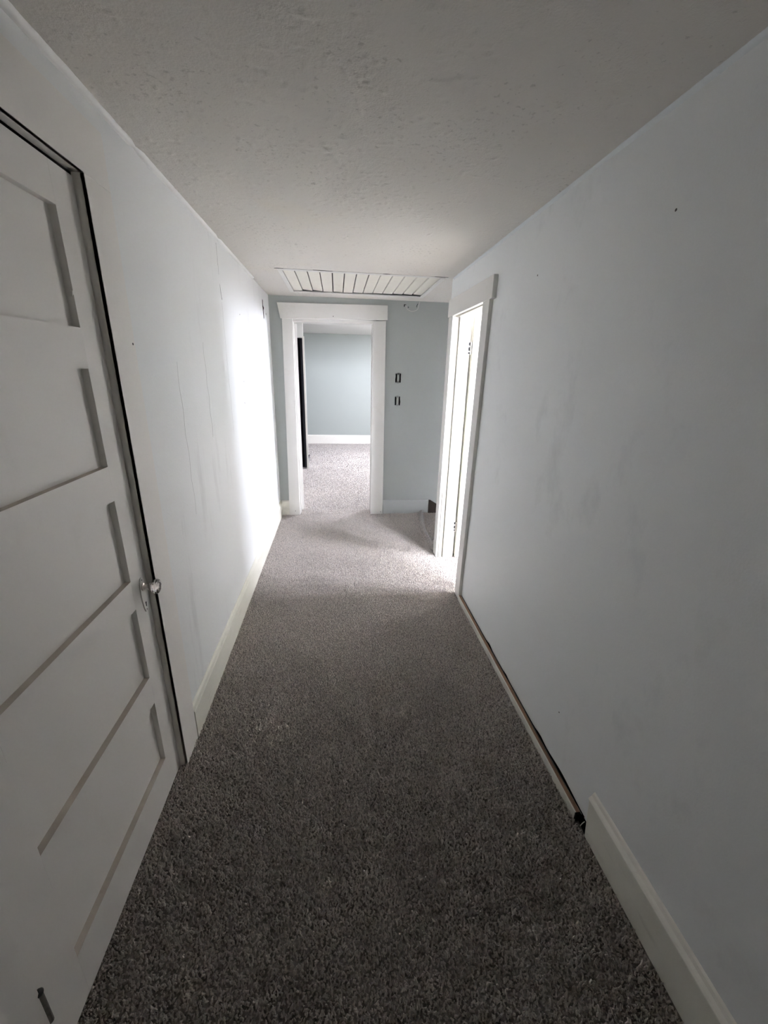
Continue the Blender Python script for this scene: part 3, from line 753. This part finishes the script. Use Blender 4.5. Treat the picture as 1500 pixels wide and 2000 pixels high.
# ------------------------------------------------------------------ hatch in the ceiling
hatch = empty('ceiling_hatch', (0.21, 3.90, ZC), label='cream boarded attic hatch set in the ceiling before the doorway', cat='hatch')
xs = [-0.395, -0.307, -0.215, -0.122, -0.029, 0.063, 0.155, 0.249, 0.342, 0.434, 0.529, 0.624, 0.717, 0.812]
for k in range(13):
    a, b = xs[k] + .0012, xs[k + 1] - .0012
    tilt = .0015 if k < 7 else .006
    gap = (.010 if k < 8 else .005) + rnd.uniform(0, .003)
    y1 = 4.330
    cut = {1: .07, 2: .07, 4: .03, 6: .03, 8: .03, 9: .035, 10: .06, 11: .065, 12: .07}.get(k, .004)
    bm = bmesh.new()
    z0 = ZC + .004
    hexa(bm, [(a + gap * .5, H_Y0 - .0, z0), (b, H_Y0 - .0, z0 + tilt), (b, y1, z0 + tilt), (a + gap * .5, y1 - cut, z0),
              (a + gap * .5, H_Y0, z0 + .014), (b, H_Y0, z0 + .014 + tilt), (b, y1, z0 + .014 + tilt), (a + gap * .5, y1 - cut, z0 + .014)])
    obj('plank', bm, M['beadboard'], parent=hatch, bevel=.0012)
bbox('backing_board', (H_X0, H_X1, H_Y0 - .01, H_Y1 + .01, ZC + .045, ZC + .06), M['darkwood'], parent=hatch)
bm = bmesh.new()
hexa(bm, [(-0.425, 3.432, ZC - .003), (0.862, 3.462, ZC - .003), (0.862, 3.500, ZC - .005), (-0.425, 3.478, ZC - .005),
          (-0.425, 3.432, ZC + .004), (0.862, 3.462, ZC + .004), (0.862, 3.500, ZC + .004), (-0.425, 3.478, ZC + .004)])
obj('frame_strip', bm, M['trim'], parent=hatch, bevel=.002)
bm = bmesh.new()
hexa(bm, [(0.802, 3.480, ZC - .009), (0.835, 3.480, ZC - .009), (0.835, 4.372, ZC - .009), (0.802, 4.372, ZC - .009),
          (0.802, 3.480, ZC + .004), (0.835, 3.480, ZC + .004), (0.835, 4.372, ZC + .004), (0.802, 4.372, ZC + .004)])
obj('frame_strip', bm, M['trim'], parent=hatch, bevel=.004)
bbox('frame_strip', (-0.425, -0.388, 3.470, 4.372, ZC - .006, ZC + .004), M['trim'], parent=hatch, bevel=.003)
bbox('frame_strip', (-0.390, 0.804, 4.332, 4.356, ZC - .007, ZC + .004), M['trim'], parent=hatch, bevel=.002)
for xa, xb in ((-0.440, -0.375), (-0.165, -0.025), (0.350, 0.405), (0.745, 0.850)):
    y = 3.4315 + (xa + .425) * .0233
    bm = bmesh.new()
    prism(bm, [(xa, y - .001), ((xa * .6 + xb * .4), y - .006), (xb, y - .001 + (xb - xa) * .0233), ((xa + xb) / 2, y + .002)], ZC - .0030, ZC - .0012, 'z')
    obj('gap_shadow_line', bm, M['dark'], parent=hatch)

# ------------------------------------------------------------------ bare switches on the end wall
def switch(z, label):
    s = empty('wall_switch', (0.652, YE, z), label=label, cat='switch')
    bm = bmesh.new()
    rs = random.Random(int(z * 100))
    pts = []
    for (u, w) in ((-1, -1), (-.3, -1.06), (.35, -.98), (1, -1.03), (1.05, -.3), (.98, .4), (1, 1), (.4, 1.04), (-.3, .97), (-1.04, 1.0), (-.97, .35), (-1.06, -.4)):
        pts.append((0.652 + u * .029 + rs.uniform(-.002, .002), z + w * .046 + rs.uniform(-.002, .002)))
    prism(bm, pts, YE - .0012, YE + .001, 'y')
    obj('box_opening', bm, M['dark'], parent=s)
    bbox('mounting_strap', [(0.641, 0.663, YE - .004, YE - .0012, z - .055, z + .055), (0.637, 0.667, YE - .004, YE - .0012, z + .034, z + .050), (0.637, 0.667, YE - .004, YE - .0012, z - .050, z - .036)],
         M['nickel_dull'], parent=s, bevel=.0008)
    bbox('switch_body', (0.640, 0.664, YE - .007, YE - .001, z - .032, z + .032), M['switch'], parent=s, bevel=.002)
    bm = bmesh.new()
    hexa(bm, [(0.648, YE - .007, z - .010), (0.656, YE - .007, z - .010), (0.656, YE - .007, z + .008), (0.648, YE - .007, z + .008),
              (0.649, YE - .018, z + .004), (0.655, YE - .018, z + .004), (0.655, YE - .017, z + .010), (0.649, YE - .017, z + .010)])
    obj('toggle', bm, M['switch'], parent=s, bevel=.001)
    return s
M['nickel_dull'] = paint('grey_zinc_strap', (0.30, 0.31, 0.30), 0.4, 0.15, 60)
switch(1.540, 'upper bare wall switch without its cover plate')
switch(1.303, 'lower bare wall switch without its cover plate')

# wire loop and holes under the hatch
w = empty('wire_loop', (0.76, YE, 2.23), label='loose white wire hanging in a loop below the hatch', cat='wire')
bm = bmesh.new()
pts = []
for k in range(17):
    a = math.pi * (0.95 + 1.02 * k / 16)
    pts.append((0.775 + .062 * math.cos(a), YE - .010, 2.235 + .040 * math.sin(a)))
pts += [(0.842, YE - .008, 2.262), (0.850, YE - .012, 2.285)]
tube(bm, pts, .0028, 8)
obj('cable', bm, M['white_wire'], parent=w, smooth=True)
bm = bmesh.new()
prism(bm, [(0.688, 2.235), (0.695, 2.232), (0.698, 2.250), (0.712, 2.252), (0.712, 2.256), (0.688, 2.257)], YE - .0015, YE + .001, 'y')
obj('plaster_hole', bm, M['dark'], parent=w)
bm = bmesh.new(); lathe(bm, [(0, .0055), (.003, .0045)], 10, (0.735, YE, 2.232), 'y', -1); obj('screw', bm, M['black'], parent=w)
bm = bmesh.new()
prism(bm, [(0.818, 2.232), (0.823, 2.234), (0.826, 2.252), (0.836, 2.268), (0.828, 2.266), (0.819, 2.250)], YE - .0015, YE + .001, 'y')
obj('plaster_hole', bm, M['dark'], parent=w)

# ------------------------------------------------------------------ wear on the walls
def crack(pts, wd, parent, name='crack', x=XL + .0005, mat=None):
    bm = bmesh.new(); prev = None
    for i, (y, z, s) in enumerate(pts):
        cur = [bm.verts.new((x, y - wd * s / 2, z)), bm.verts.new((x + .0004, y, z)), bm.verts.new((x, y + wd * s / 2, z))]
        if prev:
            for k in range(2): bm.faces.new((prev[k], prev[k + 1], cur[k + 1], cur[k]))
        prev = cur
    return obj(name, bm, mat or M['crackgrey'], parent=parent)
M['crackgrey'] = paint('grey_crack', (0.10, 0.095, 0.09), 0.9, 0.2)
M['seamgrey'] = paint('soft_seam_grey', (0.40, 0.41, 0.40), 0.8, 0.1)
rs = random.Random(5)
pts = []
z = 2.262
while z > 2.10:
    pts.append((2.751 + rs.uniform(-.003, .003), z, rs.choice((.2, .6, 1.0, .1)))); z -= .013
crack(pts, .006, wl)
crack([(2.750, 2.06, .2), (2.754, 2.04, .9), (2.757, 2.015, 1.1), (2.764, 1.995, .9), (2.770, 1.983, 1.6), (2.772, 1.978, .3)], .007, wl)
crack([(2.756 + .004 * math.sin(k * 1.7), 1.965 - k * .045, .5 + .4 * math.sin(k)) for k in range(18)], .0022, wl, 'seam', mat=M['seamgrey'])
for yy, za, zb in ((1.905, 1.62, 0.95), (2.30, 1.72, 1.25)):
    crack([(yy + .006 * math.sin(k * 1.3 + yy), za - (za - zb) * k / 16, .5 + .5 * math.sin(k * 2.1)) for k in range(17)], .0022, wl, 'seam', mat=M['seamgrey'])
bm = bmesh.new()
for (y, z, r) in ((3.176, 1.513, .006), (3.179, 1.478, .004), (3.150, 1.366, .007), (3.225, 1.954, .004), (3.19, 1.60, .003)):
    lathe(bm, [(0, r), (.0012, r * .6)], 9, (XL, y, z), 'x')
obj('nail_hole', bm, M['crackgrey'], parent=wl)
bm = bmesh.new()      # ragged hole by the corner
prism(bm, [(4.235, 2.200), (4.262, 2.190), (4.258, 2.150), (4.300, 2.135), (4.268, 2.110), (4.275, 2.050), (4.250, 2.035), (4.240, 2.09), (4.228, 2.14)], XL + .0003, XL + .0012, 'x')
obj('plaster_hole', bm, M['dark'], parent=wl)
bm = bmesh.new()
lathe(bm, [(0, .010), (.0015, .006)], 9, (XL, 4.40, 2.095), 'x')
obj('plaster_hole', bm, M['crackgrey'], parent=wl)
# seam between casing and wall
crack([(1.5245, 1.86 - k * .055, .6 + .5 * math.sin(k * 1.9)) for k in range(20)], .0022, wl, 'seam', x=CX + .0003 - .0115, mat=M['crackgrey'])
bm = bmesh.new(); lathe(bm, [(0, .004), (.0012, .003)], 9, (CX, 1.508, 1.667), 'x'); obj('nail_head', bm, M['crackgrey'], parent=bpy.data.objects['trim_5'])
wr = bpy.data.objects['wall_right']
bm = bmesh.new()
for (y, z, r) in ((1.263, .274, .0035), (2.003, 2.025, .004), (1.202, 2.024, .004)):
    lathe(bm, [(0, r), (.001, r * .6)], 9, (XR, y, z), 'x', -1)
obj('nail_hole', bm, M['crackgrey'], parent=wr)

# ------------------------------------------------------------------ windows
def window(name, x, y0, y1, z0, z1, label, vbars=1):
    w = empty(name, (x + .06, (y0 + y1) / 2, z0), kind='structure', label=label, cat='window')
    fw = .045
    bbox('window_frame', [(x + .03, x + .09, y0, y0 + fw, z0, z1), (x + .03, x + .09, y1 - fw, y1, z0, z1), (x + .03, x + .09, y0, y1, z0, z0 + fw), (x + .03, x + .09, y0, y1, z1 - fw, z1),
                          (x + .03, x + .08, y0, y1, (z0 + z1) / 2 - .02, (z0 + z1) / 2 + .02)], M['cream'], parent=w)
    for a, b in ((z0 + fw, (z0 + z1) / 2 - .02), ((z0 + z1) / 2 + .02, z1 - fw)):
        bbox('pane', (x + .055, x + .058, y0 + fw, y1 - fw, a, b), M['glass'], parent=w)
    bbox('window_sill', (x - .03, x + .03, y0 - .05, y1 + .05, z0 - .03, z0), M['cream'], parent=w)
window('window_1', SRX, *WIN1, 'sash window lighting the side room')
window('window_2', 2.6, *WIN2, 'wide sash window lighting the far room')
w = empty('window_3', (2.1, SRY - .06, WIN3[2]), kind='structure', label='broad window in the near wall of the side room', cat='window')
a0, a1, b0, b1 = WIN3
bbox('window_frame', [(a0, a0 + .045, SRY - .09, SRY - .03, b0, b1), (a1 - .045, a1, SRY - .09, SRY - .03, b0, b1), (a0, a1, SRY - .09, SRY - .03, b0, b0 + .045), (a0, a1, SRY - .09, SRY - .03, b1 - .045, b1),
                      ((a0 + a1) / 2 - .025, (a0 + a1) / 2 + .025, SRY - .09, SRY - .03, b0, b1)], M['cream'], parent=w)
for xa, xb in ((a0 + .045, (a0 + a1) / 2 - .025), ((a0 + a1) / 2 + .025, a1 - .045)):
    bbox('pane', (xa, xb, SRY - .062, SRY - .058, b0 + .045, b1 - .045), M['glass'], parent=w)
w = empty('added_roof_window', (1.75, 2.8, 2.40), kind='structure', label='added unseen roof window brightening the hall floor', cat='window')  # unseen skylight, added to throw more daylight on the hall floor
a0, a1, b0, b1 = ADDED_SKY4
bbox('window_frame', [(a0, a0 + .04, b0, b1, 2.38, 2.45), (a1 - .04, a1, b0, b1, 2.38, 2.45), (a0, a1, b0, b0 + .04, 2.38, 2.45), (a0, a1, b1 - .04, b1, 2.38, 2.45)], M['cream'], parent=w)
bbox('pane', (a0 + .04, a1 - .04, b0 + .04, b1 - .04, 2.41, 2.414), M['glass'], parent=w)
bbox('ground', (-40, 60, -40, 60, -3.6, -3.5), M['ground'], kind='structure', label='grassy ground outside the house', cat='ground')
